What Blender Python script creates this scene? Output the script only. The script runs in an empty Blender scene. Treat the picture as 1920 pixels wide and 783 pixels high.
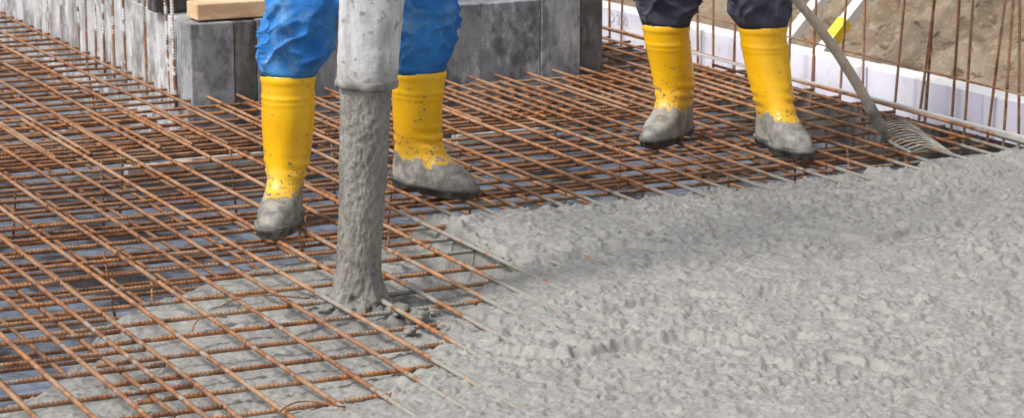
import bpy, math, random
import numpy as np
from mathutils import Vector, Matrix
random.seed(7); rng = np.random.default_rng(7)
S = bpy.context.scene; C = S.collection
# ------------------------------------------------------------------ camera
F = 5000.0; PITCH = math.atan(1080 / F); H = 1.41
cp, sp = math.cos(PITCH), math.sin(PITCH)
cam = bpy.data.cameras.new('camera'); camo = bpy.data.objects.new('camera', cam); C.objects.link(camo)
cam.sensor_width = 36; cam.lens = 36 * F / 1920; cam.clip_end = 500
camo.location = (0, 0, H); camo.rotation_euler = (math.pi / 2 - PITCH, 0, 0)
cam.dof.use_dof = True; cam.dof.focus_distance = 6.0; cam.dof.aperture_fstop = 13
S.camera = camo
def ray(px, py):
    xc = (px - 960) / F; yc = -(py - 391.5) / F
    return np.array([xc, cp + yc * sp, -sp + yc * cp])
def at(px, py, z=0.0):
    d = ray(px, py); t = (z - H) / d[2]; return d * t + np.array([0, 0, H])
def aty(px, py, y):
    d = ray(px, py); t = y / d[1]; return d * t + np.array([0, 0, H])
AZ = math.radians(25.7)
dA = np.array([-math.sin(AZ), math.cos(AZ), 0]); dB = np.array([math.cos(AZ), math.sin(AZ), 0])
def uv(u, v, z=0.0): return dB * u + dA * v + np.array([0, 0, z])
# ------------------------------------------------------------------ noise
def _h(ix, iy, iz, seed):
    n = (ix.astype(np.int64) * 374761393 + iy.astype(np.int64) * 668265263 + iz.astype(np.int64) * 1440662683 + seed * 974634541) & 0xffffffff
    n = ((n ^ (n >> 13)) * 1274126177) & 0xffffffff
    n = ((n ^ (n >> 16)) * 2246822519) & 0xffffffff
    return ((n ^ (n >> 15)) & 0xffffff) / float(0xffffff)
def vn(x, y, z=0.0, seed=0):
    x, y, z = np.broadcast_arrays(np.asarray(x, float), np.asarray(y, float), np.asarray(z, float))
    ix, iy, iz = np.floor(x), np.floor(y), np.floor(z)
    fx, fy, fz = x - ix, y - iy, z - iz
    s = lambda t: t * t * (3 - 2 * t)
    fx, fy, fz = s(fx), s(fy), s(fz); r = 0
    for a in (0, 1):
        for b in (0, 1):
            for c in (0, 1):
                w = (fx if a else 1 - fx) * (fy if b else 1 - fy) * (fz if c else 1 - fz)
                r = r + w * _h(ix + a, iy + b, iz + c, seed)
    return r * 2 - 1
def fbm(x, y, z=0.0, o=3, seed=0):
    r = 0; a = 1; t = 0
    for i in range(o):
        r = r + a * vn(x * 2 ** i, y * 2 ** i, np.asarray(z) * 2 ** i, seed + i); t += a; a *= .5
    return r / t
def bumps(x, y, cell, seed, lo=.22, hi=.36, e=.5):
    ix, iy = np.floor(x / cell), np.floor(y / cell); out = np.zeros_like(x)
    for a in (-1, 0, 1):
        for b in (-1, 0, 1):
            cx, cy = ix + a, iy + b; z0 = np.zeros_like(cx)
            jx = (cx + _h(cx, cy, z0, seed)) * cell; jy = (cy + _h(cx, cy, z0 + 1, seed)) * cell
            rr = cell * (lo + hi * _h(cx, cy, z0 + 2, seed) ** 2)
            d2 = ((x - jx) ** 2 + (y - jy) ** 2) / rr ** 2
            out = np.maximum(out, rr * np.maximum(0, 1 - d2) ** e)
    return out
def ss(a, b, x):
    t = np.clip((x - a) / (b - a), 0, 1); return t * t * (3 - 2 * t)
def sdpoly(x, y, P):
    d = np.full(x.shape, 1e9); ins = np.zeros(x.shape, bool); n = len(P)
    for i in range(n):
        ax, ay = P[i][:2]; bx, by = P[(i + 1) % n][:2]
        ex, ey = bx - ax, by - ay
        t = np.clip(((x - ax) * ex + (y - ay) * ey) / (ex * ex + ey * ey), 0, 1)
        d = np.minimum(d, np.hypot(x - ax - t * ex, y - ay - t * ey))
        cond = (ay > y) != (by > y)
        xi = ax + (y - ay) * ex / (ey if abs(ey) > 1e-9 else 1e-9)
        ins ^= cond & (x < xi)
    return np.where(ins, d, -d)
# ------------------------------------------------------------------ materials
class N:
    def __init__(s, name):
        s.m = bpy.data.materials.new(name); s.m.use_nodes = True; s.t = s.m.node_tree
        s.p = s.t.nodes['Principled BSDF']
    def add(s, t, **k):
        n = s.t.nodes.new(t)
        for a, b in k.items(): setattr(n, a, b)
        return n
    def put(s, sock, v):
        if isinstance(v, bpy.types.NodeSocket): s.t.links.new(v, sock)
        elif isinstance(v, (tuple, list)): sock.default_value = tuple(v) + ((1,) if len(v) == 3 and len(sock.default_value) == 4 else ())
        else: sock.default_value = v
    def coord(s, kind='Object', scale=None):
        if kind == 'World': o = s.add('ShaderNodeNewGeometry').outputs['Position']
        else: o = s.add('ShaderNodeTexCoord').outputs[kind]
        if scale is not None:
            m = s.add('ShaderNodeMapping'); s.put(m.inputs['Vector'], o); m.inputs['Scale'].default_value = scale; o = m.outputs[0]
        return o
    def rnd_coord(s, scale=None):
        o = s.coord('Object', scale); r = s.add('ShaderNodeObjectInfo').outputs['Random']
        m = s.math('MULTIPLY', r, 37.0); a = s.add('ShaderNodeVectorMath', operation='ADD')
        s.put(a.inputs[0], o); s.put(a.inputs[1], m); return a.outputs[0]
    def noise(s, co, scale, detail=4, rough=.55, dist=0):
        n = s.add('ShaderNodeTexNoise'); s.put(n.inputs['Vector'], co); n.inputs['Scale'].default_value = scale
        n.inputs['Detail'].default_value = detail; n.inputs['Roughness'].default_value = rough; n.inputs['Distortion'].default_value = dist
        return n.outputs['Fac']
    def rng(s, v, a, b, c=0.0, d=1.0):
        n = s.add('ShaderNodeMapRange', interpolation_type='SMOOTHSTEP'); s.put(n.inputs[0], v)
        for i, q in enumerate((a, b, c, d)): n.inputs[i + 1].default_value = q
        return n.outputs[0]
    def math(s, op, a, b=0.0, c=0.0):
        n = s.add('ShaderNodeMath', operation=op); s.put(n.inputs[0], a); s.put(n.inputs[1], b); s.put(n.inputs[2], c); return n.outputs[0]
    def mix(s, f, a, b):
        n = s.add('ShaderNodeMix', data_type='RGBA'); s.put(n.inputs[0], f); s.put(n.inputs[6], a); s.put(n.inputs[7], b); return n.outputs[2]
    def bump(s, h, strength, dist, prev=None):
        n = s.add('ShaderNodeBump'); n.inputs['Strength'].default_value = strength; n.inputs['Distance'].default_value = dist
        s.put(n.inputs['Height'], h)
        if prev is not None: s.put(n.inputs['Normal'], prev)
        return n.outputs[0]
    def attr(s, name):
        n = s.add('ShaderNodeAttribute'); n.attribute_name = name; return n.outputs['Fac']
    def z(s):
        n = s.add('ShaderNodeSeparateXYZ'); s.put(n.inputs[0], s.coord('Object')); return n.outputs['Z']
    def out(s, col, rough, nrm=None, metal=0.0, **k):
        s.put(s.p.inputs['Base Color'], col); s.put(s.p.inputs['Roughness'], rough); s.put(s.p.inputs['Metallic'], metal)
        if nrm is not None: s.put(s.p.inputs['Normal'], nrm)
        for a, b in k.items(): s.put(s.p.inputs[a], b)
        return s.m
def simple(name, c1, c2, scale, rough=.7, b=.4, bd=.003, bscale=60, metal=0, stretch=None, **k):
    n = N(name); co = n.rnd_coord(stretch)
    f = n.rng(n.noise(co, scale, 6, .6), .35, .65)
    return n.out(n.mix(f, c1, c2), rough, n.bump(n.noise(co, bscale, 5), b, bd), metal, **k)
MT = {}
def concrete_mat(name, c1, c2, r1=.26, r2=.58, st=None, bd=.0028, dark=.35, bs=.8, grain=0.0):
    n = N(name); co = n.coord('World', st); cw = n.coord('World')
    big = n.noise(cw, 3.2, 5, .6); mid = n.noise(co, 26, 5, .6); fine = n.noise(cw, 260, 4, .7)
    col = n.mix(n.rng(mid, .3, .7), c1, c2)
    col = n.mix(n.rng(big, .40, .68, 0, .5), col, tuple(.75 * q for q in c2))
    col = n.mix(n.rng(fine, .52, .72, 0, .55), col, tuple(1.3 * q for q in c2))
    col = n.mix(n.rng(n.noise(co, 120, 4, .7), .54, .70, 0, dark), col, tuple(.45 * q for q in c1))
    if grain: col = n.mix(n.rng(n.noise(n.coord('World', (1, 1, .6)), 120, 3, .7), .52, .66, 0, grain), col, tuple(.55 * q for q in c1))
    col = n.mix(n.math('MULTIPLY', n.attr('damp_shade'), n.rng(n.noise(cw, 16, 4, .6), .3, .6, .35, 1)), col, tuple(.48 * q for q in c1))
    h = n.math('ADD', fine, n.noise(co, 120, 4, .7))
    return n.out(col, n.rng(n.math('ADD', n.math('MULTIPLY', big, .5), n.math('MULTIPLY', mid, .5)), .38, .6, r1, r2), n.bump(h, bs, bd))
MT['wet'] = concrete_mat('fresh_concrete', (.272, .266, .247), (.36, .352, .327))
MT['stream'] = concrete_mat('falling_concrete', (.185, .175, .152), (.33, .315, .278), .5, .8, (1, 1, .4), .003, .5, .8, .6)
MT['splash'] = concrete_mat('splashing_concrete', (.17, .162, .142), (.28, .268, .24), .3, .55)
def rebar_mat(name, bright=1.0, white=0.0):
    n = N(name); co = n.coord('World'); r = n.add('ShaderNodeObjectInfo').outputs['Random']
    a = n.noise(co, 38, 5, .65); b = n.noise(co, 5, 3, .5)
    k = bright
    col = n.mix(n.rng(a, .33, .66), (.105 * k, .046 * k, .024 * k), (.48 * k, .195 * k, .062 * k))
    col = n.mix(n.rng(b, .4, .66, 0, .6), col, (.45 * k, .30 * k, .185 * k))
    col = n.mix(n.math('MULTIPLY', r, .55), col, (.165 * k, .076 * k, .042 * k))
    g = n.math('ADD', n.attr('grime'), n.math('MULTIPLY', n.math('SUBTRACT', n.noise(co, 30, 4, .6), .5), 1.7))
    col = n.mix(n.rng(g, .40, .62), col, (.72, .71, .69) if white else (.29, .275, .245))
    rib = n.math('SINE', n.attr('rib'))
    nr = n.bump(rib, .6, .0013); nr = n.bump(a, .4, .0015, nr)
    return n.out(col, .62, nr)
MT['rebar'] = rebar_mat('rusty_rebar'); MT['rebar_low'] = rebar_mat('rusty_rebar_low', .85); MT['rebar_white'] = rebar_mat('splashed_rebar', .9, 1)
n = N('membrane'); co = n.coord('World')
f = n.rng(n.noise(co, 3.4, 5, .6, .5), .40, .56)
col = n.mix(f, (.016, .017, .019), (.22, .265, .34))  # pale blue patches paint the sky's reflection into the film colour
col = n.mix(n.rng(n.noise(co, 2.3, 6, .7), .60, .68), col, (.34, .31, .26))
MT['film'] = n.out(col, n.rng(n.noise(co, 9, 3), .3, .7, .10, .40), n.bump(n.noise(co, 8, 4, .55, .6), .8, .03))
# boot
n = N('yellow_rubber'); co = n.rnd_coord(); z = n.z()
low = n.noise(co, 12, 4, .5); drip = n.noise(n.rnd_coord((1, 1, .6)), 55, 4, .55)
edge = n.math('ADD', z, n.math('ADD', n.math('MULTIPLY', n.math('SUBTRACT', low, .5), -.11), n.math('MULTIPLY', n.math('SUBTRACT', drip, .5), -.045)))
mud = n.rng(edge, .097, .084)
spk = n.noise(co, 110, 3, .55); patch = n.noise(co, 9, 3)
speck = n.rng(n.math('ADD', n.math('ADD', spk, n.math('MULTIPLY', patch, .30)), n.rng(z, .24, .09, 0, .06)), .828, .85)
smear = n.rng(n.math('ADD', n.noise(n.rnd_coord((1, 1, .35)), 26, 5, .65), n.math('MULTIPLY', patch, .5)), .87, 1.0, 0, .4)
ye = n.mix(n.rng(n.noise(co, 7, 4), .35, .7), (.93, .52, .006), (.84, .43, .005))
ye = n.mix(n.rng(z, .16, .09, 0, .35), ye, (.55, .36, .06))
ye = n.mix(smear, ye, (.48, .34, .10))
ye = n.mix(speck, ye, (.20, .17, .11))
gr = n.mix(n.rng(n.noise(co, 24, 6, .68), .36, .64), (.15, .143, .125), (.35, .335, .295))
col = n.mix(mud, ye, gr)
hgt = n.math('ADD', n.math('MULTIPLY', mud, .15), n.math('MULTIPLY', n.math('MULTIPLY', mud, n.noise(co, 75, 5, .65)), .6))
hgt = n.math('ADD', hgt, n.math('MULTIPLY', speck, .12))
MT['boot'] = n.out(col, n.math('ADD', n.math('MULTIPLY', mud, .28), n.rng(patch, .35, .65, .20, .34)), n.bump(hgt, .8, .004))
MT['sole'] = simple('concrete_caked_sole', (.04, .038, .034), (.20, .19, .17), 20, .6, .8, .005, 60)
def cloth(name, c1, c2, dirt, amt, dk):
    n = N(name); co = n.rnd_coord()
    col = n.mix(n.rng(n.noise(co, 6, 5, .6), .35, .65), c1, c2)
    d = n.rng(n.noise(co, 8, 7, .75, .6), .48, .70, 0, amt)
    col = n.mix(d, col, dirt)
    st_ = n.rng(n.noise(co, 7, 6, .75), .58, .70, 0, .45); col = n.mix(st_, col, dk)
    d2 = n.rng(n.math('ADD', n.noise(co, 55, 4, .6), n.math('MULTIPLY', n.noise(co, 6, 3), .4)), .90, .95, 0, .7); col = n.mix(d2, col, (.45, .46, .46))
    nr = n.bump(n.noise(n.rnd_coord((1, 1, 1.5)), 14, 3, .5, .6), .4, .016); nr = n.bump(n.noise(co, 350, 2), .3, .002, nr)
    return n.out(col, .88, nr)
MT['blue'] = cloth('blue_workwear', (.012, .135, .43), (.034, .22, .57), (.19, .36, .55), .65, (.012, .080, .26))
MT['navy'] = cloth('dark_workwear', (.034, .038, .060), (.062, .067, .098), (.20, .195, .19), .5, (.015, .017, .026))
MT['jacket'] = cloth('grey_jacket', (.07, .08, .09), (.1, .11, .12), (.2, .2, .2), .3, (.04, .04, .05))
MT['skin'] = simple('skin', (.5, .28, .2), (.56, .33, .25), 10, .5, .1)
MT['glove'] = simple('glove', (.25, .2, .12), (.35, .3, .2), 20, .8)
# hose
n = N('hose_rubber'); co = n.coord('World')
a = n.noise(n.coord('World', (1, 1, .18)), 22, 6, .65); b = n.noise(co, 9, 5, .6); c = n.noise(co, 40, 5, .65)
zz_ = n.add('ShaderNodeSeparateXYZ'); n.put(zz_.inputs[0], co)
col = n.mix(n.rng(a, .38, .66), (.60, .60, .595), (.34, .335, .325))
col = n.mix(n.rng(b, .5, .68, 0, .8), col, (.70, .70, .69)); col = n.mix(n.rng(c, .55, .65, 0, .8), col, (.18, .175, .16))
en = n.math('ADD', zz_.outputs['Z'], n.math('MULTIPLY', n.math('SUBTRACT', c, .5), .10))
col = n.mix(n.rng(en, .53, .485, 0, .6), col, (.30, .29, .265))
MT['hose'] = n.out(col, .65, n.bump(n.math('ADD', c, b), .5, .005))
MT['hose_end'] = simple('caked_cuff', (.16, .152, .138), (.34, .33, .305), 25, .7, .8, .005, 50)
def wallmat(name, c1, c2, streak, amt):
    n = N(name); co = n.rnd_coord()
    col = n.mix(n.rng(n.noise(co, 6, 7, .72), .36, .64), c1, c2)
    st = n.rng(n.noise(n.rnd_coord((1, 1, .3)), 18, 7, .75), .49, .63, 0, amt); col = n.mix(st, col, streak)
    col = n.mix(n.rng(n.noise(co, 60, 3), .66, .72, 0, .6), col, tuple(.4 * q for q in c1))
    col = n.mix(n.rng(n.noise(n.rnd_coord((1, 1, .6)), 8, 7, .75), .47, .60, 0, .8), col, tuple(.42 * q for q in c1))
    return n.out(col, .45, n.bump(n.noise(co, 40, 5), .35, .004))
MT['wall'] = wallmat('wall_grey', (.165, .173, .19), (.275, .285, .302), (.50, .505, .51), .75)
MT['wall_lt'] = wallmat('wall_light', (.25, .257, .27), (.35, .357, .37), (.55, .55, .55), .6)
MT['wall_dk'] = wallmat('wall_dark', (.065, .058, .055), (.14, .125, .118), (.30, .29, .28), .5)
MT['wall_side'] = wallmat('wall_side', (.40, .40, .405), (.58, .58, .585), (.76, .76, .76), .8)
n = N('lilac_foam'); co = n.coord('World')
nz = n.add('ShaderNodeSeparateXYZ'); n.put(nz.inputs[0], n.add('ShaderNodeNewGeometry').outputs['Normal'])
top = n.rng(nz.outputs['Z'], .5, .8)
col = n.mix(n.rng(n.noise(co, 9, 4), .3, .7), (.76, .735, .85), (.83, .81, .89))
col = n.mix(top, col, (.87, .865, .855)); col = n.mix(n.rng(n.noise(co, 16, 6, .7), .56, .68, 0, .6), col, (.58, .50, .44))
MT['foam'] = n.out(col, .75, n.bump(n.noise(co, 90, 3), .3, .003))
MT['ink'] = simple('ink', (.50, .48, .56), (.58, .56, .63), 20)
n = N('soil'); co = n.coord('World')
col = n.mix(n.rng(n.noise(co, 3, 7, .7), .36, .64), (.38, .27, .17), (.60, .47, .335))
col = n.mix(n.rng(n.noise(co, 26, 6, .7), .5, .7), col, (.70, .60, .47)); col = n.mix(n.rng(n.noise(co, 11, 5, .7), .54, .66), col, (.23, .15, .09))
MT['soil'] = n.out(col, .95, n.bump(n.noise(co, 20, 8, .75), 1, .06))
def wood(name, c1, c2, axis):
    n = N(name); sc = [26, 26, 26]; sc[axis] = 1.5
    a = n.noise(n.rnd_coord(tuple(sc)), 1, 5, .6, .5)
    return n.out(n.mix(n.rng(a, .35, .65), c1, c2), .65, n.bump(a, .4, .002))
MT['pine'] = wood('pine', (.62, .40, .23), (.76, .55, .35), 0)
n = N('rake_handle_wood'); co = n.coord('Object'); a = n.noise(n.coord('Object', (3, 3, 1)), 30, 5, .65); b = n.noise(co, 28, 5, .65)
col = n.mix(n.rng(a, .35, .65), (.42, .33, .24), (.54, .45, .35)); col = n.mix(n.rng(b, .48, .60), col, (.40, .36, .32))
MT['handle'] = n.out(col, .7, n.bump(b, .6, .004))
MT['steel'] = simple('caked_steel', (.15, .142, .125), (.33, .315, .28), 30, .5, .6, .002, 60, .2)
MT['zinc'] = simple('zinc_strip', (.56, .56, .55), (.68, .68, .67), 12, .45, .3, .002, 60, .3)
MT['alu'] = simple('aluminium', (.78, .78, .77), (.86, .86, .85), 14, .4, .2, .002, 60, .05)
MT['sticker'] = simple('yellow_sticker', (.90, .64, .03), (.84, .58, .02), 20, .5)
MT['wire'] = simple('tie_wire', (.05, .03, .02), (.2, .09, .04), 60, .7)
MT['spacer'] = simple('spacer_cement', (.54, .52, .48), (.66, .63, .58), 20, .8)
# ------------------------------------------------------------------ object helpers
ORG = {}
def tag(o, label=None, cat=None, group=None, kind=None):
    for k, v in (('label', label), ('category', cat), ('group', group), ('kind', kind)):
        if v: o[k] = v
    return o
def thing(name, org, label, cat, group=None):
    o = bpy.data.objects.new(name, None); C.objects.link(o); o.location = tuple(float(q) for q in org); o.empty_display_size = .1
    ORG[o.name] = np.array(org, float); return tag(o, label, cat, group)
def mk(name, V, Fc, mat, parent=None, org=None, smooth=True, attrs=None):
    V = np.asarray(V, float)
    base = ORG[parent.name] if parent else np.zeros(3)
    g = np.array(org, float) if org is not None else base
    me = bpy.data.meshes.new(name)
    me.from_pydata((V - g).tolist(), [], Fc if isinstance(Fc, list) else Fc.tolist())
    me.materials.append(MT[mat])
    if smooth: me.polygons.foreach_set('use_smooth', np.ones(len(me.polygons), bool))
    for k, a in (attrs or {}).items():
        at_ = me.attributes.new(k, 'FLOAT', 'POINT'); at_.data.foreach_set('value', np.asarray(a, np.float32))
    me.update()
    o = bpy.data.objects.new(name, me); C.objects.link(o)
    if parent: o.parent = parent
    o.location = tuple(float(q) for q in (g - base)); ORG[o.name] = g
    return o
def ringfaces(nr, ns, cap0=True, cap1=True):
    i = np.arange(nr - 1)[:, None]; j = np.arange(ns)[None, :]; k = (j + 1) % ns
    q = np.stack([i * ns + j, i * ns + k, (i + 1) * ns + k, (i + 1) * ns + j], -1).reshape(-1, 4).tolist()
    if cap0: q.append(list(range(ns))[::-1])
    if cap1: q.append(list(range((nr - 1) * ns, nr * ns)))
    return q
def tube(P, r, ns=8):
    P = np.asarray(P, float); n = len(P); r = np.broadcast_to(np.asarray(r, float), (n,))
    T = np.gradient(P, axis=0); T /= np.linalg.norm(T, axis=1)[:, None]
    ref = np.array([0, 0, 1.0]) if abs(T[0][2]) < .9 else np.array([1.0, 0, 0])
    nx = np.cross(T[0], ref); nx /= np.linalg.norm(nx); V = []
    a = np.arange(ns) / ns * 2 * math.pi
    for i in range(n):
        nx = nx - T[i] * nx.dot(T[i]); nx /= np.linalg.norm(nx); ny = np.cross(T[i], nx)
        V.append(P[i] + r[i] * (np.cos(a)[:, None] * nx + np.sin(a)[:, None] * ny))
    return np.concatenate(V), ringfaces(n, ns)
def box(o, ax, ay, az, a0, a1, b0, b1, c0, c1):
    V = [o + ax * a + ay * b + az * c for c in (c0, c1) for b in (b0, b1) for a in (a0, a1)]
    return np.array(V), [[0, 2, 3, 1], [4, 5, 7, 6], [0, 1, 5, 4], [2, 6, 7, 3], [0, 4, 6, 2], [1, 3, 7, 5]]
def bev(o, w=.004):
    m = o.modifiers.new('bevel', 'BEVEL'); m.width = w; m.segments = 2; m.limit_method = 'ANGLE'
    for p in o.data.polygons: p.use_smooth = False
    return o
Z = np.array([0, 0, 1.0])
# ------------------------------------------------------------------ concrete field
def P2(l, z): return [at(a, b, z) for a, b in l]
SP = P2([(2300, 330), (1920, 265), (1800, 282), (1700, 304), (1580, 320), (1450, 334), (1300, 349), (1150, 366), (1000, 386), (900, 394), (805, 402),
         (835, 430), (890, 460), (965, 488), (955, 540), (920, 590), (900, 640), (855, 690), (755, 735), (660, 790), (500, 1200), (2600, 1200)], .0)
LP = P2([(830, 398), (600, 452), (450, 470), (330, 500), (240, 530), (165, 572), (180, 625), (60, 700), (-120, 765), (-250, 1100), (900, 1100), (1050, 480)], -.055)
IMP = at(676, 594, -.05)
STEPS = [(P2([(985, 640), (1080, 652), (1180, 640), (1290, 622), (1390, 632)], .02), .011), (P2([(1180, 560), (1290, 545), (1430, 548), (1540, 530)], .02), .007),
         (P2([(1020, 470), (1130, 450), (1260, 455)], .02), .008), (P2([(1430, 690), (1560, 670), (1700, 690), (1850, 680)], .02), .008), (P2([(1500, 430), (1640, 440), (1800, 425)], .02), .007)]
def polydist(x, y, P):
    d = np.full(x.shape, 1e9); sg = np.zeros(x.shape)
    for i in range(len(P) - 1):
        ax, ay = P[i][:2]; bx, by = P[i + 1][:2]; ex, ey = bx - ax, by - ay
        t = np.clip(((x - ax) * ex + (y - ay) * ey) / (ex * ex + ey * ey), 0, 1)
        q = np.hypot(x - ax - t * ex, y - ay - t * ey); c = np.sign(ex * (y - ay) - ey * (x - ax))
        sg = np.where(q < d, c, sg); d = np.minimum(d, q)
    return d, sg
def field(x, y, detail=True):
    wx = x + .036 * fbm(x * 9, y * 9, 0, 4, 11) + .035 * vn(x * 4, y * 4, 0, 18); wy = y + .036 * fbm(x * 9, y * 9, 0, 4, 12) + .035 * vn(x * 4, y * 4, 0, 19)
    dS = sdpoly(wx, wy, SP); dL = sdpoly(wx, wy, LP)
    ledge = np.exp(-(np.hypot(x + .10, (y - 6.18)) / .19) ** 2)
    soft = ss(6.08, 5.80, y)
    hl = -.27 + .19 * ss(-.16, .10, dL) + .040 * ss(.0, .36, dL)
    hl2 = hl - .06 * ledge * np.exp(-((dS + .05) / .07) ** 2)
    m = ss(-.045 + .028 * ledge, .03 - .018 * ledge, dS)
    top = -.004 + .020 * ss(.0, .34, dS) + .024 * ledge
    hard = hl2 * (1 - m) + top * m
    hs = np.interp(dS, [-.55, -.28, -.12, -.05, .04, .16, .42], [-.085, -.042, -.018, -.006, .002, .009, .018]) - .25 * ss(.08, -.16, dL) * ss(-.12, -.32, dS)
    r = np.hypot(x - IMP[0] - .02, (y - IMP[1]) * .9)
    if detail: r = r + .05 * fbm(x * 13, y * 13, 0, 3, 71)
    lowl = np.maximum(hl + .022 * ss(.26, .04, r), hs)
    h = hard * (1 - soft) + lowl * soft
    if not detail: return h, dS, dL
    mm = np.where(soft > .5, ss(-.3, .1, dS), m)
    amp = .62 + .38 * mm
    rough = ss(-.30, .30, fbm(x * 2.6, y * 2.6, 0, 3, 21)); rough2 = ss(-.25, .35, fbm(x * 5.5 + 3, y * 5.5, 0, 3, 24))
    h = h + amp * (.006 * fbm(x * 2.5, y * 2.5, 0, 3, 31) + .0095 * fbm(x * 10, y * 10, 0, 5, 32))
    rid = (1 - np.abs(fbm(x * 9 + .5, y * 12, 0, 3, 35))) ** 8; h = h - amp * .013 * rid * rough2
    bx = x + .006 * vn(x * 45, y * 45, 0, 41) + .003 * vn(x * 105, y * 105, 0, 43); by = y + .006 * vn(x * 45, y * 45, 0, 42) + .003 * vn(x * 105, y * 105, 0, 44)
    lum = .28 * bumps(bx, by, .070, 51, .05, .45, 1.1) * rough * rough2 + .60 * bumps(bx, by, .036, 52, .08, .44, .9) * (.15 + .85 * rough2) + .74 * bumps(bx, by, .021, 53, .14, .38, .8) * (.45 + .55 * rough) + .78 * bumps(x, y, .0135, 54, .16, .36, .8)
    h = h + amp * (lum - .005)
    pit = ss(.40, .85, vn(x * 30, y * 30, 0, 61)) * .008 + ss(.35, .85, vn(x * 60, y * 60, 0, 62)) * .007
    h = h - amp * pit * (.35 + .65 * rough)
    for P, am in STEPS:
        d, sg = polydist(wx, wy, P)
        h = h + np.where(sg > 0, am, -am) * np.exp(-(d / .04) ** 2) * ss(0, .008, d)
    edge = np.exp(-((dS - .03) / .035) ** 2) * (1 - soft)
    h = h + edge * ((.007 + .016 * ledge) * vn(x * 22, y * 22, 0, 75) + (.12 + .8 * ledge) * bumps(bx, by, .045, 76))
    rq = np.exp(-((np.hypot(x - IMP[0] - .03, y - IMP[1])) / .17) ** 2)
    h = h + rq * (.028 * fbm(x * 18, y * 18, 0, 3, 77) + .5 * bumps(bx, by, .045, 78) - .018 * (1 - np.abs(vn(x * 24, y * 24, 0, 79))) ** 3)
    hollow = np.exp(-(((x + .17) / .09) ** 2 + ((y - 5.92) / .13) ** 2)); h = h - .036 * hollow * (.6 + .6 * vn(x * 20, y * 20, 0, 91))
    return h, dS, dL
xs = np.concatenate([np.arange(-2.2, -1.2, .03), np.arange(-1.2, 1.56, .0043), np.arange(1.56, 3.0, .03)])
ys = np.concatenate([np.arange(3.3, 4.6, .03), np.arange(4.6, 7.75, .0050), np.arange(7.75, 8.2, .03)])
X, Y = np.meshgrid(xs, ys); X0 = X.ravel(); Y0 = Y.ravel()
hh, dS_, dL_ = field(X0, Y0)
damp_shade = np.clip(1.15 * np.exp(-((np.hypot(X0 - IMP[0] - .05, (Y0 - IMP[1]) * .8)) / .17) ** 2) + .7 * np.exp(-(((X0 + .17) / .10) ** 2 + ((Y0 - 5.94) / .15) ** 2)) + .7 * np.exp(-((dS_ + .035) / .045) ** 2) * np.exp(-(np.hypot(X0 + .10, (Y0 - 6.15)) / .24) ** 2), 0, 1)  # wet splash at the impact, plus shade painted into the hollow and below the ledge
nx_, ny_ = len(xs), len(ys)
i = np.arange(ny_ - 1)[:, None]; j = np.arange(nx_ - 1)[None, :]
q = np.stack([i * nx_ + j, i * nx_ + j + 1, (i + 1) * nx_ + j + 1, (i + 1) * nx_ + j], -1).reshape(-1, 4)
PA = np.array([1.503, 7.71, 0]); PB = np.array([.39, 9.68, 0]); dW = (PB - PA) / np.linalg.norm(PB - PA); nW = np.array([-dW[1], dW[0], 0])
if nW[0] > 0: nW = -nW
side = (X0 - PA[0]) * nW[0] + (Y0 - PA[1]) * nW[1]
keep = (hh[q].max(1) > -.232) & (side[q].min(1) > .01); q = q[keep]
used = np.unique(q); remap = np.zeros(len(X0), int); remap[used] = np.arange(len(used))
o = mk('fresh_concrete', np.stack([X0, Y0, hh], -1)[used], remap[q], 'wet', attrs={'damp_shade': damp_shade[used]})
tag(o, 'lumpy wet grey concrete spread over the rebar', 'concrete', kind='structure')
def grime(P):
    x, y = P[:, 0], P[:, 1]; _, dS, dL = field(x, y, False)
    g = np.clip(1 + dS / .20, 0, 1) * .68
    g = np.maximum(g, np.clip(1.3 - np.hypot(x - IMP[0] - .03, y - IMP[1]) / .17, 0, 1))
    g = np.maximum(g, .34 * ss(-.1, .1, dL))
    return g
# ------------------------------------------------------------------ ground
gx = np.linspace(-14, 16, 60); gy = np.linspace(-4, 40, 80); GX, GY = np.meshgrid(gx, gy)
i = np.arange(79)[:, None]; j = np.arange(59)[None, :]
o = mk('ground', np.stack([GX.ravel(), GY.ravel(), np.full(GX.size, -.215)], -1), np.stack([i * 60 + j, i * 60 + j + 1, (i + 1) * 60 + j + 1, (i + 1) * 60 + j], -1).reshape(-1, 4), 'film')
tag(o, 'dark bluish plastic membrane under the rebar', 'ground', kind='structure')
# ------------------------------------------------------------------ rebar
def bar(name, p0, p1, parent, r=.006, mat='rebar', ns=8, step=.035, wob=.003, gr=None, bow=0):
    p0 = np.asarray(p0, float); p1 = np.asarray(p1, float); L = np.linalg.norm(p1 - p0); n = max(3, int(L / step) + 1)
    t = np.linspace(0, 1, n); sd = rng.integers(1, 9999)
    P = p0 + (p1 - p0) * t[:, None]
    P[:, 0] += wob * vn(t * L * 1.3, sd * 1.0); P[:, 1] += wob * vn(t * L * 1.3, sd + .5, 3); P[:, 2] += .5 * wob * vn(t * L * 1.6, sd, 7) + bow * np.sin(t * math.pi)
    gg = grime(P) if gr is None else gr(P)
    R = r * (1 + (.18 * ss(.5, .95, gg) * (1 + 1.2 * vn(t * L * 26, sd + .3, 2)) if gr is None else 0))
    V, Fc = tube(P, R, ns)
    a = np.tile(np.arange(ns) / ns * 2 * math.pi, n); s = np.repeat(t * L, ns)
    return mk(name, V, Fc, mat, parent, attrs={'rib': s * 2 * math.pi / .0095 + a, 'grime': np.repeat(gg, ns)})
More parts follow.
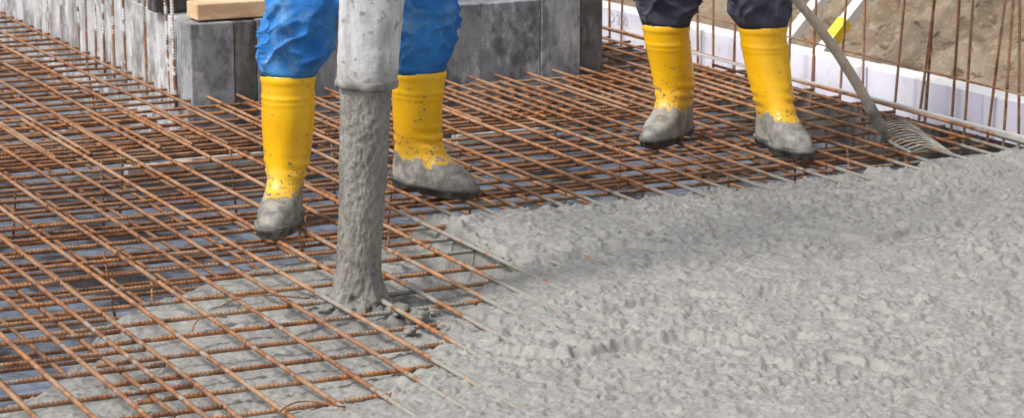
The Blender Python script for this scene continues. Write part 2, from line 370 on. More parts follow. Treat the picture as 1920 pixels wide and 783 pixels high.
def mat_(label, u0, u1, v0, v1, z, sa, sb, mat, r, ext=.06):
    t = thing('rebar_mat', uv((u0 + u1) / 2, (v0 + v1) / 2, z - .02), label, 'reinforcement mat')
    for k in range(int((u1 - u0) / sa) + 1):
        u = u0 + k * sa + random.uniform(-.008, .008); sk = random.uniform(-.012, .012)
        a, b = v0 - random.uniform(.02, ext), v1 + random.uniform(.02, ext)
        bar('long_bar', uv(u, a, z - r), uv(u + sk, b, z - r), t, r, mat)
    for k in range(int((v1 - v0) / sb) + 1):
        v = v0 + k * sb + random.uniform(-.012, .012); sk = random.uniform(-.015, .015)
        a, b = u0 - random.uniform(.02, ext), u1 + random.uniform(.02, ext)
        bar('cross_bar', uv(a, v, z - 3 * r), uv(b, v + sk, z - 3 * r), t, r, mat)
    return t
top1 = mat_('rusty rebar mat in the foreground that both workers stand on, half buried in wet concrete', 1.50, 4.46, 4.25, 7.62, 0, .098, .145, 'rebar', .0051)
top2 = mat_('rusty rebar mat farthest back beyond the boots, lapping the foreground mat beside the block wall', 1.30, 4.40, 7.10, 11.2, .0, .10, .12, 'rebar', .0050)
lap = mat_('rusty rebar mat along the left picture edge with bar ends stopping short', .55, 1.56, 4.1, 7.9, .018, .098, .15, 'rebar', .0052, .03)
low = mat_('dim lower rebar mat lying below the upper mats near the membrane', .9, 4.40, 4.6, 10.4, -.12, .12, .105, 'rebar_low', .0050)
for k in range(70):
    u = 1.2 + .098 * random.randrange(32); v = 5.6 + .15 * random.randrange(30)
    bar('support_leg', uv(u + .012, v, -.19), uv(u + random.uniform(-.02, .03), v + random.uniform(-.02, .02), -.004), top2 if v > 7.4 else top1, .0035, 'rebar_low', 6, .06)
for k in range(60):
    u = 1.50 + .098 * random.randrange(26); v = 4.25 + .145 * random.randrange(4, 22); c = uv(u, v, -.008)
    a = np.linspace(0, 1.6 * math.pi, 12); rr = random.uniform(.007, .010)
    d = (dA + dB) / 1.414; P = c + rr * 1.3 * np.cos(a)[:, None] * d + rr * np.sin(a)[:, None] * Z * .9
    tail = P[-1] + np.array([random.uniform(-.03, .03), random.uniform(-.02, .02), random.uniform(.0, .02)])
    V, Fc = tube(np.vstack([P, tail]), .0012, 5); mk('wire_tie', V, Fc, 'wire', top1)
for k, (p, e) in enumerate([((410, 575), (575, 555)), ((520, 775), (640, 757)), ((360, 620), (420, 590)), ((210, 480), (300, 470)), ((870, 160), (960, 175))]):
    a, b = at(*p, -.0), at(*e, .0); t = np.linspace(0, 1, 14)
    P = a + (b - a) * t[:, None] + Z * (.012 * np.sin(t * math.pi))[:, None] + dA * (.02 * np.sin(t * 5))[:, None]
    V, Fc = tube(P, .0017, 6)
    tag(mk('loose_wire', V, Fc, 'rebar', None, org=a, attrs={'rib': np.zeros(len(V)), 'grime': np.zeros(len(V))}), ['thin bent wire lying on the rebar left of the concrete jet', 'thin bent wire at the bottom edge of the picture on grey concrete', 'short bent wire on rebar at lower left', 'thin bent wire over the rebar left of the front yellow boot', 'thin bent wire at the foot of the grey block wall'][k], 'wire')
# ------------------------------------------------------------------ block wall
W0 = uv(0, 0, 0)
wall = thing('block_wall', uv(2.65, 7.8, -.2), 'low grey concrete upstand wall behind the blue trousers', 'wall')
def wp(nm, u0, u1, v0, v1, z0, z1, m, lab=None):
    V, Fc = box(W0, dB, dA, Z, u0, u1, v0, v1, z0, z1); o = bev(mk(nm, V, Fc, m, wall), .004)
    if lab: o['label'] = lab
for u0, u1, dv, h, m, lab in [(2.65, 2.792, 0, .226, 'wall_lt', None), (2.793, 2.868, .002, .225, 'wall_dk', 'dark brown wall panel'), (2.869, 3.20, .0, .228, 'wall', None),
                         (3.201, 3.859, 0, .232, 'wall', None), (3.860, 4.004, -.004, .246, 'wall_lt', 'lighter grey wall panel'), (4.006, 4.09, .002, .25, 'wall_dk', 'dark end wall panel')]:
    wp('wall_panel', u0, u1, 7.80 + dv, 7.93, -.214, h, m, lab)
for k in range(4):
    wp('side_panel', 2.652, 2.78, 7.932 + k * .75, 7.93 + (k + 1) * .75, -.214, .226 + .004 * (k % 2), 'wall_side', 'whitish side wall panel')
wp('end_panel', 3.96, 4.088, 7.933, 9.6, -.214, .25, 'wall')
V, Fc = box(W0, dB, dA, Z, 2.68, 3.05, 7.82, 7.92, .2325, .284)
tag(bev(mk('timber_beam', V, Fc, 'pine', None, org=uv(2.87, 7.87, .2325))), 'pale pine beam lying across the top of the block wall', 'beam')
V, Fc = box(W0, dB, dA, Z, 2.62, 2.80, 8.05, 8.13, .2315, .30)
tag(bev(mk('steel_profile', V, Fc, 'wall_dk', None, org=uv(2.7, 8.09, .2315))), 'dark steel profile on top of the wall, behind the pale beam', 'steel beam')
# ------------------------------------------------------------------ starter bars
ordn = ['first', 'second', 'third', 'fourth', 'fifth', 'sixth', 'seventh', 'eighth', 'ninth', 'tenth', 'eleventh', 'twelfth', 'thirteenth', 'fourteenth', 'fifteenth', 'sixteenth', 'seventeenth', 'eighteenth', 'nineteenth', 'twentieth', 'twenty-first', 'twenty-second', 'twenty-third', 'twenty-fourth', 'twenty-fifth', 'twenty-sixth', 'twenty-seventh', 'twenty-eighth']
wg = lambda P: .30 + .25 * ss(.0, .15, P[:, 2]) + .12 * vn(P[:, 2] * 9, P[:, 0] * 40)
lx = [332, 318, 303, 276, 259, 236, 216, 198, 181, 164, 150, 130, 117, 92, 78]
for k, px in enumerate(lx):
    b = at(px, 168 - (332 - px) * .47, 0); b = b + Z * -.06
    e = b + np.array([random.uniform(-.02, .02), random.uniform(-.02, .02), .72])
    o = bar('starter_bar', b, e, None, .0055, 'rebar_white' if k not in (3, 4, 9) else 'rebar', 8, .03, .004, wg)
    tag(o, 'upright starter bar along the side of the block wall, %s from the wall corner' % ordn[k], 'rebar', 'starter bars beside the block wall')
rx = [(1912, -10), (1880, 8), (1850, 24), (1806, 12), (1784, 8), (1732, 10), (1720, 26), (1674, 16), (1616, 0), (1572, 10), (1520, 10), (1476, 6), (1374, 8), (1338, -4), (1312, -8), (1290, 6), (1165, 4), (1142, -3)]
rg = lambda P: .10 + .2 * ss(.1, -.05, P[:, 2])
for k, (px, dx) in enumerate(rx):
    b = at(px, 240 - (1920 - px) * .245 + (6 if k % 2 else -3), 0) - Z * .12
    e = b + np.array([dx / F * 8.0 * 1.8, random.uniform(-.03, .03), .85])
    o = bar('starter_bar', b, e, None, .0045, 'rebar', 8, .03, .004, rg)
    tag(o, 'rusty upright starter bar before the lilac insulation, %s counted from the right picture edge' % ordn[k], 'rebar', 'starter bars along the insulation')
e0 = at(1975, 285, 0); e1 = at(1285, 88, 0)
for k, (off, zz, rr) in enumerate([(.02, .012, .0055), (.075, .03, .0055), (-.01, .135, .003)]):
    o = bar('edge_bar', e0 + nW * off + Z * zz, e1 + nW * off + Z * zz + dW * 1.0, None, rr, 'rebar', 8, .04, .005, None if k < 2 else rg)
    tag(o, ['rusty edge bar tied along the mat side below the pale steel strip', 'rusty edge bar tied along the mat side nearest the concrete', 'thin rusty tie bar running level across the upright starter bars before the insulation'][k], 'rebar')
a, b = at(1960, 268, .03), at(1290, 97, .03)
V, Fc = box(a, (b - a) / np.linalg.norm(b - a), nW, Z, 0, np.linalg.norm(b - a), -.010, .010, -.003, .003)
tag(mk('steel_strip', V, Fc, 'zinc', None, org=a, smooth=False), 'pale galvanised steel strip running along the mat edge below the insulation', 'steel strip')
for k, (px, py) in enumerate([(278, 150), (297, 158)]):
    b = at(px, py, -.05); t = np.linspace(0, math.pi, 10)
    P = np.vstack([b, b + Z * .05, *[b + Z * (.05 + .03 * math.sin(q)) + dA * (-.04 + .04 * math.cos(q)) for q in t], b - dA * .08])
    V, Fc = tube(P, .005, 7)
    tag(mk('hairpin_bar', V, Fc, 'rebar', None, org=b, attrs={'rib': np.zeros(len(V)), 'grime': np.zeros(len(V))}), ['bent hairpin bar near the wall corner, left of two', 'bent hairpin bar near the wall corner, right of two'][k], 'rebar')
for k, (px, py, l, w, lab) in enumerate([(420, 300, .34, .05, 'pale spacer strip under the rebar left of the front yellow boot'), (300, 318, .22, .04, 'short pale spacer strip under the rebar at mid left'), (930, 255, .30, .05, 'pale spacer strip under the rebar right of the rear yellow boot'),
                                  (985, 243, .12, .06, 'small pale block under the rebar between the two workers'), (200, 236, .3, .05, 'pale spacer strip under the rebar near the wall starter bars'), (1090, 225, .2, .04, 'thin pale strip under the rebar left of the second worker')]):
    c = at(px, py, -.2); V, Fc = box(c, dB, dA, Z, -l / 2, l / 2, -w / 2, w / 2, -.014, .02)
    tag(bev(mk('spacer_strip', V, Fc, 'spacer', None, org=c)), lab, 'spacer')
# ------------------------------------------------------------------ insulation boards on a dark footing strip
V, Fc = box(PA, dW, nW, Z, -1.7, 4.55, -.09, .004, -.214, -.072)  # strip added only to make the space below the boards dark
tag(mk('filler', V, Fc, 'wall_dk', None, smooth=False), 'dark footing strip under the insulation boards', 'filler', kind='structure')
for k in range(5):
    s0, s1 = -1.7 + 1.25 * k, -1.7 + 1.25 * (k + 1) - .002
    V, Fc = box(PA, dW, nW, Z, s0, s1, -.09, .0, -.070, .058 + .003 * (k % 2))
    o = bev(mk('insulation_board', V, Fc, 'foam', None, org=PA + dW * s0), .003)
    tag(o, ['lilac foam insulation board standing just beyond the right picture edge', 'lilac foam insulation board nearest the camera by the rake', 'lilac foam insulation board behind the ladder foot and second worker', 'lilac printed foam insulation board just right of the block wall', 'lilac foam insulation board farthest away behind the block wall'][k], 'insulation board')
    if k == 3:
        cu = bpy.data.curves.new('print', 'FONT'); cu.body = 'D 250'; cu.size = .052; cu.align_x = 'CENTER'
        tmp = bpy.data.objects.new('tmp', cu); C.objects.link(tmp); dg = bpy.context.evaluated_depsgraph_get(); dg.update()
        me = bpy.data.meshes.new_from_object(tmp.evaluated_get(dg)); bpy.data.objects.remove(tmp)
        me.materials.append(MT['ink']); tx = bpy.data.objects.new('printed_lettering', me); C.objects.link(tx); tx.parent = o
        d = ray(1160, 28); nn = nW; t = (PA - np.array([0, 0, H])).dot(nn) / d.dot(nn); p = d * t + np.array([0, 0, H])
        p = p + nW * .002; p[2] = .010
        tx.location = tuple(p - ORG[o.name])
        R = Matrix(((-dW[0], 0, nW[0]), (-dW[1], 0, nW[1]), (0, 1, 0))); tx.rotation_euler = R.to_euler()
# ------------------------------------------------------------------ dirt bank
ws = np.linspace(.092, 9, 240); sl = np.linspace(-3.5, 9, 380); WS, SL = np.meshgrid(ws, sl); w_, s_ = WS.ravel(), SL.ravel()
zz = -.14 + .12 * ss(.25, .6, w_) + np.maximum(0, w_ - .6) * .55 + (.10 * fbm(s_ * 1.3, w_ * 1.3, 0, 3, 81) + .06 * fbm(s_ * 5, w_ * 5, 0, 4, 82)) * ss(.25, .8, w_) + .7 * bumps(s_ + .03 * vn(s_ * 15, w_ * 15), w_, .16, 83) * ss(.3, .7, w_) * .8 + .8 * bumps(s_, w_ + .02 * vn(s_ * 20, w_ * 20), .08, 84) + .02 * fbm(s_ * 25, w_ * 25, 0, 2, 85)
Vb = PA + np.outer(s_, dW) - np.outer(w_, nW); Vb[:, 2] = zz
i = np.arange(379)[:, None]; j = np.arange(239)[None, :]
o = mk('dirt_bank', Vb, np.stack([i * 240 + j, i * 240 + j + 1, (i + 1) * 240 + j + 1, (i + 1) * 240 + j], -1).reshape(-1, 4), 'soil')
tag(o, 'brown lumpy soil bank behind the insulation boards', 'soil bank', kind='structure')
# ------------------------------------------------------------------ ladder
b2 = at(1545, 92, .05); e2 = aty(1620, -4, b2[1] + .10); v2 = (e2 - b2) / np.linalg.norm(e2 - b2)
b1 = aty(1476, 78, b2[1] + .10); sep = b1 - b2; sep = sep - v2 * sep.dot(v2); b1 = b2 + sep; wd = sep / np.linalg.norm(sep); nl = np.cross(v2, wd); nl /= np.linalg.norm(nl)
lad = thing('ladder', b2, 'aluminium ladder with yellow sticker leaning over the soil bank', 'ladder')
for bb in (b1, b2):
    V, Fc = box(bb, v2, wd, nl, -.20, 2.2, -.018, .018, -.019, .019); bev(mk('side_rail', V, Fc, 'alu', lad), .003)
for k in range(7):
    p = b2 + v2 * (.40 + k * .28); V, Fc = tube([p + wd * .0185, p + sep * .5, p + sep - wd * .0185], .010, 10); mk('rung', V, Fc, 'alu', lad)
V, Fc = box(b2, v2, wd, nl, .045, .125, -.0195, .0195, -.0205, .0205); mk('sticker', V, Fc, 'sticker', lad, smooth=False)
# ------------------------------------------------------------------ rake
rc = at(1664, 262, .035); rt = aty(1474, 0, rc[1] - .20); hd = (rt - rc) / np.linalg.norm(rt - rc); hq = np.cross(hd, np.array([0, 1, 0])); hq /= np.linalg.norm(hq)
if hq[2] < 0: hq = -hq
rake = thing('rake', rc, 'long-handled rake with curved tines resting on the concrete edge', 'rake')
cv = lambda t: np.outer(.028 * np.sin(np.clip(np.asarray(t) / .75, 0, 1) * math.pi), hq)
t = np.linspace(.04, 1.5, 60)
V, Fc = tube(rc + hd * t[:, None] + cv(t), .0136 + .0008 * np.sin(t * 9), 14); hdl = mk('handle', V, Fc, 'handle', rake)
t = np.array([-.01, .02, .05, .10, .13]); V, Fc = tube(rc + hd * t[:, None] + cv(t), [.008, .011, .0150, .0164, .0164], 14); mk('socket', V, Fc, 'steel', rake)
bd = np.array([-.10, .99, 0]); bd /= np.linalg.norm(bd); td = np.array([.985, .10, 0])
ff = np.linspace(-1, 1, 9)
V, Fc = tube(rc + bd * (.19 * ff)[:, None] + td * (ff[:, None] ** 2) * .02, .0048, 8); mk('head_bar', V, Fc, 'steel', rake)
for k in range(12):
    f = -1 + 2 * k / 11; s = np.linspace(0, 1, 14); p = rc + bd * (.188 * f) + td * (.02 * f * f)
    P = p + td * ((.132 - .02 * f * f) * s)[:, None] + bd * (.03 * f * s - .06 * s * s)[:, None] + Z * (.020 * np.sin(s * math.pi * .95) - .004 * s * s)[:, None]
    V, Fc = tube(P, np.interp(s, [0, .8, 1], [.0023, .0022, .0014]), 7); mk('tine', V, Fc, 'steel', rake)
# ------------------------------------------------------------------ hose and stream
hose = thing('pump_hose', (IMP[0], IMP[1], .47), 'dirty whitish concrete pump hose hanging before the blue trousers', 'hose')
hb = aty(688, 152, 5.62); ht = aty(697, 0, 5.62); hv = (ht - hb) / np.linalg.norm(ht - hb)
t = np.concatenate([np.linspace(0, .35, 60), np.linspace(.4, 2.2, 40)]); ns = 56; a = np.arange(ns) / ns * 2 * math.pi
PP = hb + hv * t[:, None] + np.outer(np.maximum(0, t - .8) ** 2 * .15, np.array([.3, 1, 0])); V = []
for k, tt in enumerate(t):
    rr = np.interp(tt, [0, .01, .05, .35, .6], [.0645, .0655, .0658, .0725, .074]) * (1 + .008 * fbm(np.cos(a) * 2, np.sin(a) * 2, tt * 14, 3, 5)) + .0010 * vn(np.cos(a) * 5, np.sin(a) * 5, tt * 40, 6)
    V.append(PP[k] + np.stack([rr * np.cos(a), rr * np.sin(a), 0 * a], -1))
mk('hose_body', np.concatenate(V), ringfaces(len(t), ns, False, False), 'hose', hose)
V = []
for tt, rr in [(-.008, .056), (-.012, .062), (-.009, .0668), (-.001, .0680), (.005, .0676), (.008, .064)]:
    w_ = .0016 * vn(np.cos(a) * 3, np.sin(a) * 3, tt * 20, 8)
    V.append(hb + hv * tt + np.stack([(rr + w_) * np.cos(a), (rr + w_) * np.sin(a), .005 * vn(np.cos(a) * 3, np.sin(a) * 3, 3, 9)], -1))
mk('hose_rim', np.concatenate(V), ringfaces(6, ns, False, False), 'hose_end', hose)
st = thing('concrete_stream', IMP, 'grey column of wet concrete pouring out of the pump hose', 'concrete stream')
ns = 144; a = np.arange(ns) / ns * 2 * math.pi; zt = hb[2] + .02; zs = np.arange(zt, IMP[2] - .06, -.0030); V = []; dmp = []
for zz in zs:
    f = (zt - zz) / (zt - IMP[2]); cx = np.interp(f, [0, .6, .85, 1.1], [hb[0], IMP[0] + .004, IMP[0] - .004, IMP[0]]); cy = hb[1] + (IMP[1] - hb[1]) * f
    base = np.interp(f, [0, .06, .3, .6, .78, .86, .92, .97, 1.02, 1.12], [.050, .0550, .053, .0475, .0475, .053, .065, .084, .115, .17])
    c, s = np.cos(a), np.sin(a); fl = ss(.80, 1.0, f)
    nz_ = .060 * fbm(c * 1.8, s * 1.8, zz * 10, 3, 15) + .036 * vn(c * 3.4, s * 3.4, zz * 30, 16) + .036 * vn(c * 6, s * 6, zz * 60, 17) + .032 * vn(c * 11, s * 11, zz * 100, 19) + .024 * vn(c * 19, s * 19, zz * 180, 21)
    nz_ = nz_ + fl * (.18 * vn(c * 2.2, s * 2.2, zz * 24, 18) + .15 * vn(c * 4.5, s * 4.5, zz * 55, 20) + .10 * vn(c * 9, s * 9, zz * 110, 22))
    rr = base * (1 + nz_); dmp.append(np.full(ns, .6 * ss(.88, 1.02, f)))
    V.append(np.stack([cx + rr * c, cy + rr * s, np.full(ns, zz) + .004 * vn(c * 5, s * 5, zz * 40, 23)], -1))
mk('falling_column', np.concatenate(V), ringfaces(len(zs), ns, True, False), 'stream', st, attrs={'damp_shade': np.concatenate(dmp)})
def blob(c, r, seed, sq=(1, 1, .75), am=.35):
    th = np.linspace(0, math.pi, 18)[1:-1]; ph = np.arange(26) / 26 * 2 * math.pi; V = []
    for q in th:
        d = np.stack([np.sin(q) * np.cos(ph), np.sin(q) * np.sin(ph), np.full(26, np.cos(q))], -1)
        V.append(c + d * np.array(sq) * (r * (1 + am * fbm(d[:, 0] * 1.8 + seed, d[:, 1] * 1.8, d[:, 2] * 1.8, 4, seed)))[:, None])
    return np.concatenate(V), ringfaces(16, 26)
for k, (px, py, r) in enumerate([(780, 596, .022), (842, 612, .018), (745, 584, .022), (612, 580, .015), (815, 585, .012), (768, 618, .013)]):
    V, Fc = blob(at(px, py, -.018), r, 100 + k, (1.1, 1, .75), .9); mk('splash_clod', V, Fc, 'splash', st, attrs={'damp_shade': np.zeros(len(V))})
# ------------------------------------------------------------------ people
def boot(parent, org, dr, lean, seed, h=.345):
    org = np.array([org[0], org[1], 0.0]); d = np.array([dr[0], dr[1], 0.0]); d /= np.linalg.norm(d); l = np.array([-d[1], d[0], 0])
    zk = [0, .025, .045, .058, .068, .077, .088, .102, .122, .15, .20, .27, h - .015, h]
    fr = [.196, .201, .195, .180, .156, .132, .108, .091, .079, .071, .068, .069, .070, .0705]
    bk = [-.074, -.080, -.081, -.080, -.078, -.075, -.072, -.069, -.067, -.066, -.068, -.070, -.070, -.070]
    wh = [.0445, .047, .0475, .047, .046, .0455, .046, .0475, .050, .0545, .059, .063, .065, .0655]
    zs = np.concatenate([np.arange(.012, h - .001, .0045), [h]]); ns = 64; a = np.arange(ns) / ns * 2 * math.pi; V = []
    def sm(tab):
        e = np.linspace(-.01, h + .01, 300); y = np.interp(e, zk, tab); k = np.ones(13) / 13; return lambda q: np.interp(q, e[6:-6], np.convolve(y, k, 'valid'))
    ffr, fbk, fwh = sm(fr), sm(bk), sm(wh)
    def ring(z, off=0.0):
        x0, x1, w = fbk(z) - off, ffr(z) + off, fwh(z) + off
        foot = 1 - ss(.07, .16, z); p = 1 - .22 * foot
        c = np.sign(np.cos(a)) * np.abs(np.cos(a)) ** p; s = np.sign(np.sin(a)) * np.abs(np.sin(a)) ** p
        x = (x0 + x1) / 2 + (x1 - x0) / 2 * c
        k = 1 - foot * (.24 * ss(.05, -.06, x) + .10 * ss(.12, .2, x) + .16 * np.exp(-((x - .035) / .03) ** 2))
        y = w * s * k + foot * .008 * ss(0, .2, x) * (1 if seed % 2 else -1)
        return x, y
    def pose(x, y, z, wob=True):
        f = ss(.08, h, z) * np.ones_like(x)
        if wob:
            wr = .0036 * np.exp(-((z - .135) / .035) ** 2) * np.sin(z * 215 + 2.0 * np.cos(a + seed)) * (.5 + .5 * np.cos(a * 2 + seed)) + .005 * ss(.08, .2, z) * ss(h, h - .08, z) * fbm(np.cos(a) * 1.2 + seed, np.sin(a) * 1.2, z * 8, 2, seed)
            n_ = np.hypot(x, y) + 1e-6; x = x + wr * x / n_; y = y + wr * y / n_
        return org + np.outer(x, d) + np.outer(y, l) + np.outer(np.full_like(x, z), Z) + np.outer(f, np.array([lean[0], lean[1], 0]))
    for z in zs:
        off = .0024 * (np.exp(-((z - (h - .012)) / .008) ** 4)) + .0020 * np.exp(-((z - (h - .055)) / .005) ** 4) + .0016 * np.exp(-((z - (h - .068)) / .003) ** 4)
        x, y = ring(z, off); V.append(pose(x, y, z))
    x, y = ring(h, -.004); V.append(pose(x, y, h)); x, y = ring(h, -.006); V.append(pose(x, y, h - .07))
    b = mk('boot', np.concatenate(V), ringfaces(len(V), ns, True, False), 'boot', parent, org=org)
    V = []; sq = np.sign(np.sin(a * 16))
    for z, off, tr in [(.0, .002, 1), (.002, .0055, 1), (.017, .006, 1), (.0175, .0078, 0), (.027, .0080, 0), (.030, .004, 0), (.030, -.002, 0)]:
        x, y = ring(z, off); kk = 1 - .025 * tr * (sq > 0); x, y = x * kk, y * kk
        v = pose(x, y, z, False)
        if z < .01: v[:, 2] += .012 * np.exp(-((x - .02) / .03) ** 4)
        V.append(v)
    mk('sole', np.concatenate(V), ringfaces(7, ns, True, False), 'sole', b)
    return org + np.array([lean[0], lean[1], h]) 
def trouser_leg(P, R, seed):
    P = np.array(P, float); R = np.array(R, float)
    cum = np.concatenate([[0], np.cumsum(np.linalg.norm(np.diff(P, axis=0), axis=1))]); L = cum[-1]
    s = np.concatenate([np.arange(.02, .34, .0030), np.arange(.34, L, .02)]); ns = 112; a = np.arange(ns) / ns * 2 * math.pi; V = []
    t0 = P[0]
    for r, dz in [(.052, -.03), (.054, .002), (.062, .004), (.067, -.004)]:
        V.append(t0 + np.stack([r * np.cos(a), r * np.sin(a), np.full(ns, dz)], -1))
    for q in s:
        c = np.array([np.interp(q, cum, P[:, k]) for k in range(3)]); r = np.interp(q, cum, R)
        A = (ss(.7, .0, q) * .75 + .25) * (.15 + .85 * ss(.010, .05, q))
        ca, sa_ = np.cos(a), np.sin(a)
        tw = 1.2 * ca + 1.0 * sa_ + .5 * np.sin(2 * a + seed) + .9 * vn(ca * 1.0, sa_ * 1.0, q * 4, seed + 9)
        w1 = fbm(ca * .8 + seed, sa_ * .8, q * 13 + tw, 2, seed); w2 = vn(ca * 1.3 + seed, sa_ * 1.3, q * 24 - 1.4 * tw, seed + 3)
        sr = lambda w: 1 - np.sqrt(w * w + .003)
        fold = .32 * (sr(w1) ** 3.4 - .28) + .18 * (sr(w2) ** 3.4 - .28) + .11 * vn(ca * .9 + seed, sa_ * .9, q * 7, seed + 5)
        zz = c[2] - .008 * (1 - ss(0, .05, q)) + .006 * ss(.06, .0, q) * vn(ca * 1.1, sa_ * 1.1, seed)
        rr = r * (1 + A * fold) * (1 - .10 * ss(.05, .0, q)); V.append(np.stack([c[0] + rr * ca, c[1] + rr * sa_, zz + .010 * A * w1], -1))
    return np.concatenate(V), ringfaces(len(V), ns, True, True)
def skin(name, pts, edges, rad, mat, parent, sub=2):
    me = bpy.data.meshes.new(name); g = ORG[parent.name]
    me.from_pydata([tuple(np.array(p) - g) for p in pts], edges, []); me.materials.append(MT[mat])
    o = bpy.data.objects.new(name, me); C.objects.link(o); o.parent = parent; ORG[o.name] = g
    m = o.modifiers.new('skin', 'SKIN'); m.use_smooth_shade = True
    if not me.skin_vertices: return o
    sv = me.skin_vertices[0].data
    for k, r in enumerate(rad): sv[k].radius = (r, r)
    sv[0].use_root = True
    s = o.modifiers.new('sub', 'SUBSURF'); s.levels = sub; s.render_levels = sub
    return o
def grip(parent, c, axis, palm, wrist, rad):
    axis = np.array(axis) / np.linalg.norm(axis); p = np.array(palm) - axis * np.dot(palm, axis); p /= np.linalg.norm(p); qv = np.cross(axis, p)
    pts = [wrist, c + p * (rad + .02)]; ed = [(0, 1)]; rd = [.027, .026]
    for k, ln in enumerate((.85, 1, .95, .75)):
        b = c + axis * ((k - 1.5) * .021); prev = 1
        for m in range(4):
            an = math.radians(20 + m * 48 * ln * min(1, .032 / rad)); pts.append(b + (p * math.cos(an) + qv * math.sin(an)) * (rad + .010)); rd.append(.0095); ed.append((prev, len(pts) - 1)); prev = len(pts) - 1
    prev = 1
    for m in range(3):
        an = -math.radians(25 + m * 45 * min(1, .032 / rad)); pts.append(c + axis * .045 + (p * math.cos(an) + qv * math.sin(an)) * (rad + .011)); rd.append(.0105); ed.append((prev, len(pts) - 1)); prev = len(pts) - 1
    skin('glove', pts, ed, rd, 'glove', parent, 1)
def person(label, boots, knees, hips, chest, head, elbows, hands, cloth_, grips, wide=(1, 1)):
    org = (np.array(boots[0][0]) + np.array(boots[1][0])) / 2; org = np.array([org[0], org[1], 0])
    t = thing('person', org, label, 'person'); tops = []; ank = []
    for k, (o, d, ln, bh) in enumerate(boots):
        tops.append(boot(t, o, d, ln, k + int(abs(o[0]) * 100), bh)); ank.append(np.array([o[0] + .1 * ln[0], o[1] + .1 * ln[1], .13]))
    hipc = (np.array(hips[0]) + np.array(hips[1])) / 2; waist = hipc * .6 + np.array(chest) * .4; neck = np.array(chest) + (np.array(head) - chest) * .52
    sh = [np.array(chest) + np.array([-.19, 0, .06]), np.array(chest) + np.array([.19, 0, .06])]
    pts = [hipc, hips[0], knees[0], tops[0], ank[0], hips[1], knees[1], tops[1], ank[1], waist, chest, neck, head, np.array(head) + Z * .08, sh[0], elbows[0], hands[0], sh[1], elbows[1], hands[1]]
    ed = [(0, 1), (1, 2), (2, 3), (3, 4), (0, 5), (5, 6), (6, 7), (7, 8), (0, 9), (9, 10), (10, 11), (11, 12), (12, 13), (10, 14), (14, 15), (15, 16), (10, 17), (17, 18), (18, 19)]
    rd = [.11, .085, .05, .042, .030, .085, .05, .042, .030, .11, .12, .055, .085, .07, .06, .042, .03, .06, .042, .03]
    skin('body', pts, ed, rd, 'skin', t)
    skin('jacket', [waist, chest, sh[0], elbows[0], hands[0] + (elbows[0] - hands[0]) * .2, sh[1], elbows[1], hands[1] + (elbows[1] - hands[1]) * .2, hipc], [(0, 1), (1, 2), (2, 3), (3, 4), (1, 5), (5, 6), (6, 7), (0, 8)], [.135, .145, .085, .065, .05, .085, .065, .05, .14], 'jacket', t)
    VV = []; FF = []; o0 = 0
    for k in (0, 1):
        b = tops[k] - Z * .002; kn = np.array(knees[k]); hp = np.array(hips[k])
        V, Fc = trouser_leg([b, b * .6 + kn * .4, kn, kn * .5 + hp * .5, hp], [q * wide[k] for q in (.078, .085, .088, .098, .115)], 200 + k * 7 + int(abs(o0)) % 50)
        VV.append(V); FF += [[i + o0 for i in f] for f in Fc]; o0 += len(V)
    V, Fc = tube([hipc - Z * .1, hipc, waist], [.13, .165, .15], 32); VV.append(V); FF += [[i + o0 for i in f] for f in Fc]
    mk('trousers', np.concatenate(VV), FF, cloth_, t)
    V, Fc = blob(np.array(head) + np.array([0, .01, .075]), .105, 3, (.95, 1.05, .7), .1); mk('cap', V, Fc, 'navy', t)
    for k, (ax, pl, rad) in enumerate(grips): grip(t, np.array(hands[k]), ax, pl, np.array(hands[k]) + (elbows[k] - np.array(hands[k])) * .22, rad)
    return t
tp = at(512, 450, 0)
A = np.array
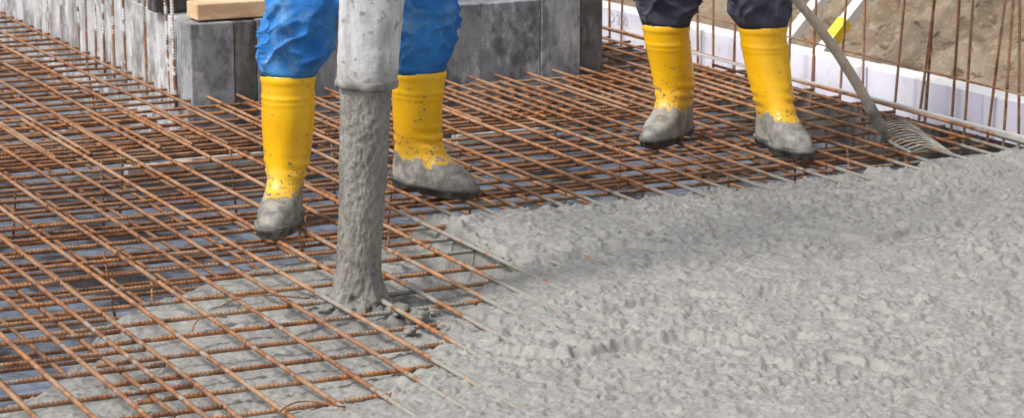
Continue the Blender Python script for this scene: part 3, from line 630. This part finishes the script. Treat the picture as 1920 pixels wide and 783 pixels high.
person('person in blue trousers and yellow boots guiding the pump hose', [((tp[0] + .018, tp[1] + .20), (-.10, -1), (.008, -.01), .370), ((-.247, 6.775), (.72, -.69), (.010, -.05), .320)],
       [A([-.505, 6.35, .55]), A([-.213, 6.70, .55])], [A([-.45, 6.55, .95]), A([-.27, 6.60, .95])], A([-.35, 6.38, 1.34]), A([-.34, 6.25, 1.62]),
       [A([-.58, 6.08, 1.14]), A([-.08, 6.08, 1.14])], [A([-.40, 5.72, 1.02]), A([-.19, 5.72, 1.02])], 'blue', [((0, 0, 1), (-.7, .7, 0), .03), ((0, 0, -1), (.7, .7, 0), .03)], (.98, .90))
hA, hB = rc + hd * 1.05, rc + hd * 1.38
person('person in dark trousers and muddy yellow boots working with a rake', [((.470, 7.50), (-.50, -.87), (-.034, -.02), .330), ((.732, 7.34), (.42, -.91), (-.032, .04), .340)],
       [A([.428, 7.48, .55]), A([.660, 7.40, .55])], [A([.48, 7.62, .93]), A([.645, 7.60, .93])], A([.52, 7.45, 1.36]), A([.51, 7.34, 1.66]),
       [A([.26, 7.20, 1.16]), A([.76, 7.20, 1.12])], [hB, hA], 'navy', [(hd, (.2, .8, .3), .0138), (hd, (.4, .8, .2), .0138)], (.98, 1))
# ------------------------------------------------------------------ light
w = bpy.data.worlds.new('World'); S.world = w; w.use_nodes = True; nt = w.node_tree; bg = nt.nodes['Background']
sk = nt.nodes.new('ShaderNodeTexSky'); sk.sky_type = 'NISHITA'; sk.sun_disc = False
el, az = math.radians(52), math.radians(-122)
sk.sun_elevation = el; sk.sun_rotation = az; sk.air_density = 1.0; sk.dust_density = 3.0
hs = nt.nodes.new('ShaderNodeHueSaturation'); hs.inputs['Saturation'].default_value = .30; hs.inputs['Value'].default_value = 1.2
nt.links.new(sk.outputs[0], hs.inputs['Color']); nt.links.new(hs.outputs[0], bg.inputs['Color']); bg.inputs['Strength'].default_value = .15
sl = bpy.data.lights.new('sun', 'SUN'); sl.energy = 2.8; sl.angle = math.radians(15); sl.color = (1, .965, .92)
so = bpy.data.objects.new('sun', sl); C.objects.link(so)
dv = Vector((math.sin(az) * math.cos(el), math.cos(az) * math.cos(el), math.sin(el)))
so.rotation_euler = dv.to_track_quat('Z', 'Y').to_euler(); so.location = (0, 0, 6)
S.view_settings.view_transform = 'Standard'; S.view_settings.look = 'None'; S.view_settings.exposure = 0
